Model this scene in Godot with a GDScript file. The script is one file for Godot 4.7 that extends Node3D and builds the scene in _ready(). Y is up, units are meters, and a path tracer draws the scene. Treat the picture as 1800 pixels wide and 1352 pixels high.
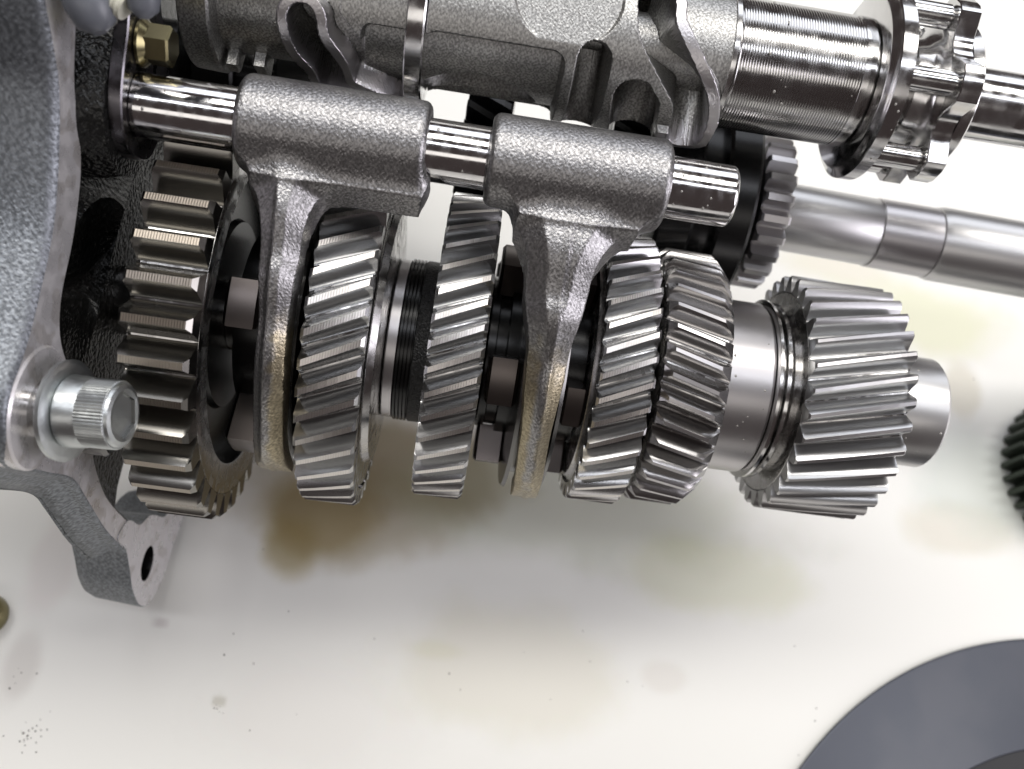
extends Node3D
# A motorcycle gearbox on a white bench, seen from close above. Lengths below are in units of 0.125 mm (U); y = 0 of the gearbox is the axis of the output shaft.

const U := 0.000125
const H := 560.0          # height of the output shaft's axis above the bench
const ROD_Y := 373.0
const ROD_Z := -142.5
const DRUM_Y := 321.8
const DRUM_Z := -424.8
const CASE_X := -532.0    # plane of the case's machined joint face

var rng := RandomNumberGenerator.new()
var M := {}
var taken := {}

# ------------------------------------------------------------------ geometry helpers
class Geo:
	var v := PackedVector3Array()
	var n := PackedVector3Array()
	var t := PackedVector2Array()
	var i := PackedInt32Array()
	var c := PackedColorArray()

	func vert(p: Vector3, nn: Vector3, uv := Vector2.ZERO) -> int:
		v.append(p); n.append(nn); t.append(uv)
		return v.size() - 1

	# a flat polygon of three or four corners, turned so that it faces along out
	func face(a: Vector3, b: Vector3, c: Vector3, d = null, out := Vector3.ZERO, uvs := []) -> void:
		var nn := (b - a).cross(c - a)
		if nn.length_squared() < 1e-9 and d != null:
			nn = (c - a).cross(d - a)
		nn = nn.normalized()
		var flip := out != Vector3.ZERO and nn.dot(out) < 0.0
		if flip:
			nn = -nn
		var pts := [a, b, c] if d == null else [a, b, c, d]
		var k := v.size()
		for q in pts.size():
			vert(pts[q], nn, uvs[q] if uvs.size() > q else Vector2(pts[q].x, pts[q].z))
		one(k, k + 1, k + 2, flip)
		if d != null:
			one(k, k + 2, k + 3, flip)

	func one(a: int, b: int, c: int, flip := false) -> void:
		i.append(a)
		i.append(c if flip else b)
		i.append(b if flip else c)

	# rows of points into a smooth sheet; flip turns it over
	func sheet(rows: Array, closed := false, flip := false, uvs := []) -> void:
		var nr := rows.size()
		var nc: int = rows[0].size()
		var k := v.size()
		for r in nr:
			for c in nc:
				var l: Vector3 = rows[r][posmod(c - 1, nc)] if closed else rows[r][maxi(c - 1, 0)]
				var g: Vector3 = rows[r][posmod(c + 1, nc)] if closed else rows[r][mini(c + 1, nc - 1)]
				var a: Vector3 = rows[maxi(r - 1, 0)][c]
				var b: Vector3 = rows[mini(r + 1, nr - 1)][c]
				var nn := (b - a).cross(g - l).normalized()
				if nn == Vector3.ZERO:
					nn = Vector3.UP
				vert(rows[r][c], -nn if flip else nn, uvs[r][c] if uvs.size() else Vector2(c, r))
		for r in nr - 1:
			for c in (nc if closed else nc - 1):
				var e := (c + 1) % nc
				var p := k + r * nc + c
				var q := k + r * nc + e
				one(p, p + nc, q + nc, flip)
				one(p, q + nc, q, flip)

	# turned body about the x axis: profile of Vector2(x, radius), left to right
	func lathe(profile: Array, seg := 72, cy := 0.0, cz := 0.0, soft := 38.0, a0 := 0.0, a1 := TAU) -> void:
		var m := profile.size()
		var en := []
		for k in m - 1:
			var d: Vector2 = profile[k + 1] - profile[k]
			en.append(Vector2(-d.y, d.x).normalized())
		for k in m - 1:
			var n0: Vector2 = en[k]
			var n1: Vector2 = en[k]
			if k > 0 and absf(en[k - 1].angle_to(en[k])) < deg_to_rad(soft):
				n0 = (en[k - 1] + en[k]).normalized()
			if k < m - 2 and absf(en[k + 1].angle_to(en[k])) < deg_to_rad(soft):
				n1 = (en[k + 1] + en[k]).normalized()
			var base := v.size()
			for j in seg + 1:
				var a := a0 + (a1 - a0) * j / seg
				var cs := cos(a)
				var sn := sin(a)
				for q in 2:
					var p: Vector2 = profile[k + q]
					var nn: Vector2 = n0 if q == 0 else n1
					vert(Vector3(p.x, cy + p.y * cs, cz + p.y * sn), Vector3(nn.x, nn.y * cs, nn.y * sn), Vector2(p.x + (p.y if absf(en[k].x) > 0.7 else 0.0), a * 100.0))
			for j in seg:
				var b := base + j * 2
				one(b, b + 2, b + 3)
				one(b, b + 3, b + 1)

	# an outline in the (y, z) plane drawn out along x from x0 to x1, its edges broken by bev
	func prism(poly: PackedVector2Array, x0: float, x1: float, bev := 0.0, soft := 35.0) -> void:
		var m := poly.size()
		var area := 0.0
		for k in m:
			area += poly[k].cross(poly[(k + 1) % m])
		if area < 0.0:
			poly = poly.duplicate()
			poly.reverse()
		var en := []
		for k in m:
			var d := (poly[(k + 1) % m] - poly[k]).normalized()
			en.append(Vector2(d.y, -d.x))
		var inner := PackedVector2Array()
		for k in m:
			var w: Vector2 = en[posmod(k - 1, m)] + en[k]
			var l := maxf(w.length_squared() / 2.0, 0.35)
			inner.append(poly[k] - w / l * bev)
		var rings := [[x0, inner], [x0 + bev, poly], [x1 - bev, poly], [x1, inner]] if bev > 0.0 else [[x0, poly], [x1, poly]]
		for k in m:
			var e: Vector2 = en[k]
			var na: Vector2 = en[posmod(k - 1, m)]
			var nb: Vector2 = en[(k + 1) % m]
			na = (na + e).normalized() if absf(na.angle_to(e)) < deg_to_rad(soft) else e
			nb = (nb + e).normalized() if absf(nb.angle_to(e)) < deg_to_rad(soft) else e
			var kk := (k + 1) % m
			for r in rings.size() - 1:
				var A: PackedVector2Array = rings[r][1]
				var B: PackedVector2Array = rings[r + 1][1]
				var xa: float = rings[r][0]
				var xb: float = rings[r + 1][0]
				var tilt := 0.0 if A == B else (-1.0 if r == 0 else 1.0)
				var n0 := Vector3(tilt, na.x, na.y).normalized()
				var n1 := Vector3(tilt, nb.x, nb.y).normalized()
				var b := v.size()
				vert(Vector3(xa, A[k].x, A[k].y), n0, Vector2(xa, k * 10.0))
				vert(Vector3(xb, B[k].x, B[k].y), n0, Vector2(xb, k * 10.0))
				vert(Vector3(xb, B[kk].x, B[kk].y), n1, Vector2(xb, k * 10.0 + 10.0))
				vert(Vector3(xa, A[kk].x, A[kk].y), n1, Vector2(xa, k * 10.0 + 10.0))
				one(b, b + 2, b + 1)
				one(b, b + 3, b + 2)
		cap(inner if bev > 0.0 else poly, x0, -1.0)
		cap(inner if bev > 0.0 else poly, x1, 1.0)

	func cap(poly: PackedVector2Array, x: float, side: float) -> void:
		var ids := Geometry2D.triangulate_polygon(poly)
		var b := v.size()
		for p in poly:
			vert(Vector3(x, p.x, p.y), Vector3(side, 0, 0), p)
		for k in range(0, ids.size(), 3):
			var turn := (poly[ids[k + 1]] - poly[ids[k]]).cross(poly[ids[k + 2]] - poly[ids[k]]) * side
			one(b + ids[k], b + ids[k + 1], b + ids[k + 2], turn < 0.0)

	# a round tube through points
	func tube(path: Array, radii: Array, seg := 20) -> void:
		var rows := []
		var side := Vector3.ZERO
		for k in path.size():
			var d: Vector3 = (path[mini(k + 1, path.size() - 1)] - path[maxi(k - 1, 0)]).normalized()
			if side == Vector3.ZERO:
				side = d.cross(Vector3.UP if absf(d.y) < 0.9 else Vector3.RIGHT).normalized()
			side = (side - d * side.dot(d)).normalized()
			var up := d.cross(side)
			var row := PackedVector3Array()
			for j in seg:
				var a := TAU * j / seg
				row.append(path[k] + (side * cos(a) + up * sin(a)) * radii[k])
			rows.append(row)
		sheet(rows, true, true)
		for e in [0, path.size() - 1]:
			var c := v.size()
			var d: Vector3 = (path[1] - path[0]) if e == 0 else (path[e] - path[e - 1])
			d = -d.normalized() if e == 0 else d.normalized()
			vert(path[e], d)
			for p in rows[e]:
				vert(p, d)
			for j in seg:
				one(c, c + 1 + j, c + 1 + (j + 1) % seg, e == 0)


func mesh_of(geos: Array, mats: Array, off := Vector3.ZERO) -> ArrayMesh:
	var m := ArrayMesh.new()
	for k in geos.size():
		var g: Geo = geos[k]
		var a := []
		a.resize(Mesh.ARRAY_MAX)
		var p := PackedVector3Array()
		p.resize(g.v.size())
		for q in g.v.size():
			p[q] = (g.v[q] - off) * U
		var ids := PackedInt32Array()
		ids.resize(g.i.size())
		for q in range(0, g.i.size(), 3):    # front faces run clockwise
			ids[q] = g.i[q]
			ids[q + 1] = g.i[q + 2]
			ids[q + 2] = g.i[q + 1]
		a[Mesh.ARRAY_VERTEX] = p
		a[Mesh.ARRAY_NORMAL] = g.n
		a[Mesh.ARRAY_TEX_UV] = g.t
		a[Mesh.ARRAY_INDEX] = ids
		if g.c.size():
			a[Mesh.ARRAY_COLOR] = g.c
		m.add_surface_from_arrays(Mesh.PRIMITIVE_TRIANGLES, a)
		m.surface_set_material(k, mats[k])
	return m


func numbered(called: String) -> String:
	var k: int = taken.get(called, 0)
	taken[called] = k + 1
	return called if k == 0 else "%s_%03d" % [called, k]


func thing(called: String, label: String, category: String, at := Vector3.ZERO, group := "") -> Node3D:
	var o := Node3D.new()
	o.name = numbered(called)
	add_child(o)
	o.position = (at + Vector3(0, H, 0)) * U
	o.set_meta("label", label)
	o.set_meta("category", category)
	o.set_meta("at", at)
	if group:
		o.set_meta("group", group)
	return o


# one mesh as a part of parent; geometry in gearbox coordinates, or in the parent's own when local
func part(called: String, g: Geo, mat: Material, parent: Node3D, local := false) -> MeshInstance3D:
	var o := MeshInstance3D.new()
	o.name = called
	o.mesh = mesh_of([g], [mat], Vector3.ZERO if local else parent.get_meta("at", Vector3.ZERO))
	parent.add_child(o, true)
	return o


func solo(called: String, g: Geo, mat: Material, label: String, category: String, at := Vector3.ZERO) -> MeshInstance3D:
	var o := MeshInstance3D.new()
	o.name = numbered(called)
	o.mesh = mesh_of([g], [mat], at)
	o.position = (at + Vector3(0, H, 0)) * U
	add_child(o)
	if label:
		o.set_meta("label", label)
		o.set_meta("category", category)
	return o


func curve(pts: Array, each := 6, closed := false) -> PackedVector2Array:
	var out := PackedVector2Array()
	var m := pts.size()
	for k in (m if closed else m - 1):
		var a: Vector2 = pts[posmod(k - 1, m)] if closed else pts[maxi(k - 1, 0)]
		var b: Vector2 = pts[k]
		var c: Vector2 = pts[(k + 1) % m]
		var d: Vector2 = pts[(k + 2) % m] if closed else pts[mini(k + 2, m - 1)]
		for j in each:
			out.append(b.cubic_interpolate(c, a, d, float(j) / each))
	if not closed:
		out.append(pts[m - 1])
	return out


func ring_poly(r: float, seg: int, cy := 0.0, cz := 0.0) -> PackedVector2Array:
	var p := PackedVector2Array()
	for k in seg:
		p.append(Vector2(cy + r * cos(TAU * k / seg), cz + r * sin(TAU * k / seg)))
	return p


# ------------------------------------------------------------------ materials
func noise_tex(freq: float, seed_: int, size := 512, octaves := 3, ramp = null, type := FastNoiseLite.TYPE_SIMPLEX_SMOOTH) -> NoiseTexture2D:
	var f := FastNoiseLite.new()
	f.seed = seed_
	f.frequency = freq
	f.noise_type = type
	f.fractal_octaves = octaves
	var t := NoiseTexture2D.new()
	t.width = size
	t.height = size
	t.seamless = true
	t.noise = f
	if ramp:
		t.color_ramp = ramp
	return t


func ramp2(a: Color, b: Color, at0 := 0.0, at1 := 1.0) -> Gradient:
	var g := Gradient.new()
	g.offsets = PackedFloat32Array([at0, at1])
	g.colors = PackedColorArray([a, b])
	return g


func grey(l: float, tint := Color(1, 1, 1)) -> Color:
	return Color(l * tint.r, l * tint.g, l * tint.b).linear_to_srgb()


func metal(called: String, albedo: Color, rough: float, metallic := 1.0) -> StandardMaterial3D:
	var m := StandardMaterial3D.new()
	m.resource_name = called
	m.albedo_color = albedo
	m.metallic = metallic
	m.roughness = rough
	return m


# triplanar maps in object space; tile is the size of one repeat in U
func tri(m: StandardMaterial3D, tile: float) -> StandardMaterial3D:
	m.uv1_triplanar = true
	m.uv1_scale = Vector3.ONE / (tile * U)
	m.uv1_triplanar_sharpness = 4.0
	return m


func bumped(m: StandardMaterial3D, t: Texture2D, tile: float, height_u: float) -> StandardMaterial3D:
	m.heightmap_enabled = true
	m.heightmap_texture = t
	m.heightmap_scale = height_u * U * 100.0
	return tri(m, tile)


func materials() -> void:
	var grain := noise_tex(0.045, 11, 512, 3)
	var sand := noise_tex(0.075, 12, 512, 2, null, FastNoiseLite.TYPE_VALUE_CUBIC)
	var speck := noise_tex(0.07, 15, 512, 2, ramp2(grey(0.5), Color(1, 1, 1), 0.3, 0.7), FastNoiseLite.TYPE_VALUE_CUBIC)
	var smear := noise_tex(0.012, 13, 512, 4)
	var smear_rough := noise_tex(0.014, 14, 512, 4, ramp2(Color(0.45, 0.45, 0.45), Color(1, 1, 1), 0.3, 0.75))

	# cast shift forks: shot-blasted steel
	M.fork = bumped(metal("blasted cast steel", grey(0.46, Color(1.02, 0.98, 1.02)), 0.38, 1.0), sand, 80.0, 0.72)
	M.fork.albedo_color = Color(1, 1, 1)
	M.fork.vertex_color_use_as_albedo = true
	M.fork.albedo_texture = speck
	M.drum = bumped(metal("cast aluminium", grey(0.5, Color(1.0, 0.99, 0.96)), 0.42, 1.0), sand, 70.0, 0.4)
	M.drum.albedo_texture = speck
	M.rim = bumped(metal("worn track rim", grey(0.55, Color(1.02, 0.99, 1.01)), 0.33, 1.0), sand, 70.0, 0.3)
	M.skin = bumped(metal("rough cast grey case", grey(0.25, Color(0.92, 0.98, 1.06)), 0.44, 0.8), sand, 110.0, 0.8)
	M.skin.albedo_texture = speck
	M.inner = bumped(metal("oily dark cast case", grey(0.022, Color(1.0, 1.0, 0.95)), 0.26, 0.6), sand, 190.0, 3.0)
	M.machined = metal("machined aluminium", grey(0.6, Color(1.02, 0.99, 1.0)), 0.5, 0.55)
	M.machined.roughness_texture = smear_rough
	M.machined.albedo_texture = noise_tex(0.012, 21, 512, 3, ramp2(grey(0.8, Color(1.02, 1, 0.97)), Color(1, 1, 1), 0.30, 0.38))
	tri(M.machined, 400.0)
	M.chrome = metal("hard chromed rod", grey(0.7, Color(1.0, 0.985, 0.98)), 0.1)
	M.chrome.roughness_texture = smear_rough
	tri(M.chrome, 150.0)
	M.chrome.roughness = 0.17
	M.bright = metal("bright turned steel", grey(0.62, Color(1.0, 0.99, 0.98)), 0.16)
	M.bright.roughness_texture = smear_rough
	tri(M.bright, 300.0)
	M.bright.roughness = 0.24
	M.brushed = metal("brushed shaft steel", grey(0.56, Color(1.0, 0.99, 0.98)), 0.36)
	M.satin = metal("satin ground steel", grey(0.5, Color(1.02, 0.99, 1.0)), 0.34)
	M.steel = metal("oiled gear steel", grey(0.42, Color(1.02, 1.0, 0.98)), 0.24)
	M.steel.roughness_texture = smear_rough
	tri(M.steel, 240.0)
	M.steel.roughness = 0.32
	M.flank = metal("polished tooth flank", grey(0.46, Color(1.0, 1.0, 1.0)), 0.22)
	M.flank.roughness = 0.24
	M.flank_bright = M.flank.duplicate()
	M.flank_bright.albedo_color = grey(0.46, Color(1.0, 1.0, 1.0))
	M.flank_bright.roughness = 0.3
	M.flank_brown = M.flank.duplicate()
	M.flank_brown.albedo_color = grey(0.34, Color(1.03, 1.0, 0.985))
	M.flank_shaded = M.flank.duplicate()
	M.flank_shaded.albedo_color = grey(0.22, Color(1.04, 1.0, 0.92))  # the large gear's shade is put into this darker warm tone
	# the lands keep the turning marks of the blank
	var marks := Image.create(8, 8, false, Image.FORMAT_RGB8)
	for x in 8:
		for y in 8:
			var h := 0.5 - 0.5 * cos(TAU * (x + 0.5) / 8.0)
			marks.set_pixel(x, y, Color(h, h, h))
	M.land = metal("turned tooth land", grey(0.6, Color(1.04, 0.99, 0.95)), 0.3)
	M.land.heightmap_enabled = true
	M.land.heightmap_texture = ImageTexture.create_from_image(marks)
	M.land.heightmap_scale = 0.42 * U * 100.0
	M.land.uv1_scale = Vector3(1.0 / 3.8, 1, 1)
	M.land_shaded = M.land.duplicate()
	M.land_shaded.albedo_color = grey(0.26, Color(1.1, 0.97, 0.82))  # brown land, darkened to carry the same gear's shade
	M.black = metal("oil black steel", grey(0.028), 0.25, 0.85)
	M.black_rough = bumped(metal("black phosphated steel", grey(0.04), 0.42, 0.8), grain, 120.0, 3.0)
	M.dark = metal("dark hardened steel", grey(0.16, Color(1.02, 1, 0.97)), 0.26)
	M.dog = metal("brown tempered dog steel", grey(0.11, Color(1.12, 0.98, 0.92)), 0.3)
	M.plate = metal("dull grey pressed steel", grey(0.13, Color(1.03, 0.98, 1.05)), 0.4)
	M.plate.roughness_texture = smear_rough
	tri(M.plate, 300.0)
	M.zinc = bumped(metal("zinc plated steel", grey(0.52, Color(0.96, 1.0, 1.0)), 0.34), smear, 160.0, 0.35)
	M.brass = metal("yellow passivated steel", grey(0.22, Color(1.08, 0.95, 0.52)), 0.26)
	M.rubber = metal("grey rubber", grey(0.13, Color(0.92, 0.97, 1.12)), 0.35, 0.0)
	M.cream = metal("cream ribbed sleeve", grey(0.55, Color(1.04, 1.02, 0.86)), 0.5, 0.0)
	M.disc = metal("blued steel plate", grey(0.095, Color(0.94, 0.98, 1.14)), 0.5, 0.8)
	M.disc.albedo_texture = noise_tex(0.006, 31, 512, 4, ramp2(Color(0.95, 0.96, 0.97), Color(1, 1, 1), 0.3, 0.7))
	tri(M.disc, 900.0)
	M.disc_dark = metal("black plate centre", grey(0.02), 0.4, 0.3)
	M.oil = metal("oil bead", grey(0.35, Color(1.0, 0.97, 0.9)), 0.05, 0.4)
	M.green = metal("green-black gear steel", grey(0.05, Color(0.85, 1.05, 0.8)), 0.4, 0.7)


# ------------------------------------------------------------------ gears
# one tooth, set at angle 0 (straight up); returns a mesh with two surfaces, flanks and land
func tooth_mesh(rr: float, rt: float, count: int, x0: float, x1: float, lean: float, lch: float, rch: float, flank: Material, land: Material, tip := 0.14) -> ArrayMesh:
	var pitch := TAU / count
	var fs := [0.0, 0.06, 0.2, 0.4, 0.6, 0.8, 1.0]
	var hs := [0.485, 0.43, 0.365, 0.305, 0.25, 0.2, tip]
	var xs := [x0, x0 + lch]
	var slices := 6
	for k in range(1, slices):
		xs.append(lerpf(x0 + lch, x1 - rch, float(k) / slices))
	xs.append(x1 - rch)
	xs.append(x1)
	var xc := (x0 + x1) / 2.0
	var left := []
	var right := []
	for s in xs.size():
		var drop := 0.0
		if s == 0:
			drop = lch
		elif s == xs.size() - 1:
			drop = rch
		var top := 1.0 - minf(drop, (rt - rr) * 0.75) / (rt - rr)
		var lrow := PackedVector3Array()
		var rrow := PackedVector3Array()
		for k in fs.size():
			var f: float = fs[k] * top
			var h: float = hs[0]
			for q in fs.size() - 1:
				if f >= fs[q] and f <= fs[q + 1] + 1e-6:
					h = lerpf(hs[q], hs[q + 1], (f - fs[q]) / (fs[q + 1] - fs[q]))
			var r: float = rr - 0.6 + (rt - rr + 0.6) * f
			var a: float = lean * (xs[s] - xc) / rt
			lrow.append(Vector3(xs[s], r * cos(a - h * pitch), r * sin(a - h * pitch)))
			rrow.append(Vector3(xs[s], r * cos(a + h * pitch), r * sin(a + h * pitch)))
		left.append(lrow)
		right.append(rrow)
	var g := Geo.new()
	g.sheet(left, false, false)
	g.sheet(right, false, true)
	var e := fs.size() - 1
	for s in [0, xs.size() - 1]:
		var out := Vector3(-1 if s == 0 else 1, 0, 0)
		for k in e:
			g.face(left[s][k], left[s][k + 1], right[s][k + 1], right[s][k], out)
	for s in [0, xs.size() - 2]:
		g.face(left[s][e], left[s + 1][e], right[s + 1][e], right[s][e], Vector3.UP)
	var l := Geo.new()
	for s in range(1, xs.size() - 2):
		l.face(left[s][e], left[s + 1][e], right[s + 1][e], right[s][e], Vector3.UP, [Vector2(xs[s], 0), Vector2(xs[s + 1], 0), Vector2(xs[s + 1], 1), Vector2(xs[s], 1)])
	return mesh_of([g, l], [flank, land])


func gear(label: String, x0: float, x1: float, rt: float, depth: float, count: int, lean: float, lch: float, rch: float, body: Array, phase := 0.0, flank: Material = null, land: Material = null, body_mat: Material = null, tip := 0.14, at := Vector3.ZERO, called := "gear") -> Node3D:
	var cx := (x0 + x1) / 2.0
	var o := thing(called, label, "gear", Vector3(cx, 0, 0) + at)
	var rr := rt - depth
	var g := Geo.new()
	var prof := []
	for p in body:
		prof.append(Vector2(p.x - cx, rr if p.y > 9000.0 else p.y))
	g.lathe(prof, 96)
	part("body", g, body_mat if body_mat else M.steel, o, true)
	var tm := tooth_mesh(rr, rt, count, x0 - cx, x1 - cx, lean, lch, rch, flank if flank else M.flank, land if land else M.land, tip)
	for k in count:
		var t := MeshInstance3D.new()
		t.name = "tooth"
		t.mesh = tm
		t.rotation.x = TAU * k / count + phase
		o.add_child(t, true)
	return o


const RIM := 9999.0

func arc_block(r0: float, r1: float, a0: float, a1: float, seg := 6) -> PackedVector2Array:
	var p := PackedVector2Array()
	for k in seg + 1:
		var a := lerpf(a0, a1, float(k) / seg)
		p.append(Vector2(r1 * cos(a), r1 * sin(a)))
	for k in seg + 1:
		var a := lerpf(a1, a0, float(k) / seg)
		p.append(Vector2(r0 * cos(a), r0 * sin(a)))
	return p


func dogs(o: Node3D, count: int, r0: float, r1: float, half: float, x0: float, x1: float, phase: float, mat: Material) -> void:
	var g := Geo.new()
	g.prism(arc_block(r0, r1, -half, half), x0, x1, 5.0)
	var m := mesh_of([g], [mat])
	for k in count:
		var d := MeshInstance3D.new()
		d.name = "dog"
		d.mesh = m
		d.rotation.x = TAU * k / count + phase
		o.add_child(d, true)


func gears() -> void:
	var V := func(a: Array) -> Array:
		var out := []
		for k in range(0, a.size(), 2):
			out.append(Vector2(a[k], a[k + 1]))
		return out
	# on the output shaft, left to right
	gear("large straight-cut gear with shade-darkened brown tooth lands beside the case", -454, -355, 350, 42, 38, 0.0, 5, 7,
		V.call([-454, 62, -454, 300, -448, RIM, -361, RIM, -355, 306, -355, 258, -357, 255]), 0.118, M.flank_shaded, M.land_shaded, null, 0.095)
	part("web", lathed(V.call([-357, 255, -392, 250, -394, 165, -384, 160, -384, 62]), 96), M.black, get_node("gear"))  # recess coloured black, its shade put into the material
	gear("helical gear between the two shift forks, right of the left fork", -219, -127, 297, 29, 42, -0.50, 5, 5,
		V.call([-219, 62, -219, 225, -217, 250, -212, RIM, -133, RIM, -127, 258, -127, 222, -117, 216, -112, 150, -112, 62]), 0.05, null, null, null, 0.115)
	gear("helical gear just left of the right shift fork, brown tooth ends", -39, 46, 264, 27, 42, -0.47, 5, 6,
		V.call([-39, 62, -39, 228, -34, RIM, 41, RIM, 46, 230, 46, 205, 40, 200, 40, 62]), 0.02, null, null, null, 0.115)
	gear("helical gear right of the right shift fork, teeth rising to the right", 225, 311, 237, 26, 38, -0.47, 4, 4,
		V.call([218, 62, 218, 196, 225, 200, 230, RIM, 307, RIM, 311, 205, 311, 62]), 0.03, null, null, null, 0.11)
	gear("helical gear with pointed teeth falling to the right, against the plain collar", 326, 434, 224, 26, 36, 0.27, 12, 20,
		V.call([326, 62, 326, 190, 332, RIM, 428, RIM, 434, 190, 434, 62]), 0.06, M.flank_brown, M.satin, null, 0.075)
	gear("wide helical gear at the right end of the output shaft", 566, 735, 209, 28, 32, -0.27, 3, 2,
		V.call([556, 62, 556, 138, 560, 142, 566, 142, 566, 178, 570, RIM, 731, RIM, 735, 176, 735, 62]), 0.03, M.flank_bright, M.satin, null, 0.07)

	# slider with dogs between gear pairs
	var s := thing("dog_ring", "dark sliding dog ring held by the left shift fork", "dog ring", Vector3(-262, 0, 0))
	var g := Geo.new()
	g.lathe(V.call([-34, 62, -34, 205, -30, 209, -29, 238, -23, 241, -22, 215, 22, 215, 23, 241, 29, 238, 30, 209, 34, 205, 34, 62]), 96)
	part("sleeve", g, M.dark, s, true)
	g = Geo.new()
	g.lathe(V.call([-86, 62, -86, 148, -34, 148]), 72)
	part("hub", g, M.black, s, true)
	dogs(s, 5, 146, 232, 0.16, -84, -33, 0.30, M.dog)
	s = thing("dog_ring", "dark sliding dog ring held by the right shift fork", "dog ring", Vector3(143, 0, 0))
	g = Geo.new()
	g.lathe(V.call([-38, 62, -38, 176, -34, 205, -33, 228, -27, 232, -26, 204, 26, 204, 27, 232, 33, 228, 34, 205, 38, 176, 38, 62]), 96)
	part("sleeve", g, M.dark, s, true)
	g = Geo.new()
	g.lathe(V.call([-96, 62, -96, 122, -90, 132, -78, 132, -76, 126, -60, 126, -58, 140, -38, 140]), 72)
	g.lathe(V.call([38, 138, 72, 138, 72, 62]), 72)
	part("hub", g, M.black, s, true)
	dogs(s, 5, 130, 194, 0.2, -86, -37, 0.62, M.dog)
	dogs(s, 5, 136, 196, 0.17, 37, 74, 0.75, M.dog)

	# shaft
	var sh := thing("output_shaft", "bright round output shaft ending right of the wide gear", "shaft", Vector3(100, 0, 0))
	g = Geo.new()
	g.lathe(V.call([-640, 0, -640, 60, 733, 60]), 64)
	part("core", g, M.dark, sh)
	g = Geo.new()
	g.lathe(V.call([735.5, 60, 735.5, 97, 739, 99.5, 850, 99.5, 856, 94, 856, 30, 841, 26, 841, 0]), 96)
	part("end", g, M.brushed, sh)
	var c := Geo.new()
	c.lathe(V.call([436, 62, 436, 149, 439, 152, 520, 152, 525, 148, 525, 62]), 96)
	solo("collar", c, M.satin, "plain satin collar between the pointed-tooth gear and the wide gear", "collar", Vector3(480, 0, 0))
	c = Geo.new()
	c.lathe(V.call([527, 62, 527, 154, 529, 160, 534, 160, 537, 154, 537, 142, 541, 142, 541, 152, 543, 157, 549, 157, 552, 152, 554, 146, 554, 62]), 96)
	solo("thrust_washer", c, M.bright, "thin grooved thrust washer on the left face of the wide gear", "washer", Vector3(537, 0, 0))
	# spacer rings between the two helical gears in the middle
	var b := thing("spacer_bush", "black spacer bush with fine grooves between two middle helical gears", "bush", Vector3(-75, 0, 0))
	g = Geo.new()
	g.lathe(V.call([-110, 62, -110, 136, -108, 138, -93, 138, -91, 133]), 80)
	part("shoulder", g, M.satin, b)
	g = Geo.new()
	var pr := [Vector2(-91, 130)]
	for k in 4:
		pr.append_array([Vector2(-90 + k * 6.0, 141), Vector2(-86.5 + k * 6.0, 141), Vector2(-86 + k * 6.0, 131), Vector2(-84.5 + k * 6.0, 131)])
	part("grooved_ring", lathed(pr, 80), M.black, b)
	part("sleeve", lathed(V.call([-66, 131, -66, 139, -64, 141, -42, 141, -41, 130]), 80), M.black_rough, b)


func deep_shaft() -> void:
	var o := thing("lower_shaft", "dark stepped shaft deep behind the left end of the drum", "shaft", Vector3(-420, -70, -560))
	part("core", lathed([Vector2(-700, 0), Vector2(-700, 70), Vector2(-560, 70), Vector2(-558, 78), Vector2(-470, 78), Vector2(-468, 60), Vector2(-350, 60), Vector2(-348, 66), Vector2(-215, 66), Vector2(-212, 0)], 56, -70, -560), M.black, o)
	part("flange", lathed([Vector2(-548, 70), Vector2(-548, 172), Vector2(-543, 176), Vector2(-478, 176), Vector2(-473, 172), Vector2(-473, 70)], 72, -70, -560), M.black, o)
	part("flange", lathed([Vector2(-402, 60), Vector2(-402, 148), Vector2(-398, 152), Vector2(-330, 152), Vector2(-326, 148), Vector2(-326, 60)], 72, -70, -560), M.black, o)
	part("ring", lathed([Vector2(-440, 60), Vector2(-440, 92), Vector2(-436, 95), Vector2(-420, 95), Vector2(-417, 92), Vector2(-417, 60)], 72, -70, -560), M.bright, o)


func lathed(profile: Array, seg: int, cy := 0.0, cz := 0.0) -> Geo:
	var g := Geo.new()
	g.lathe(profile, seg, cy, cz)
	return g


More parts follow.
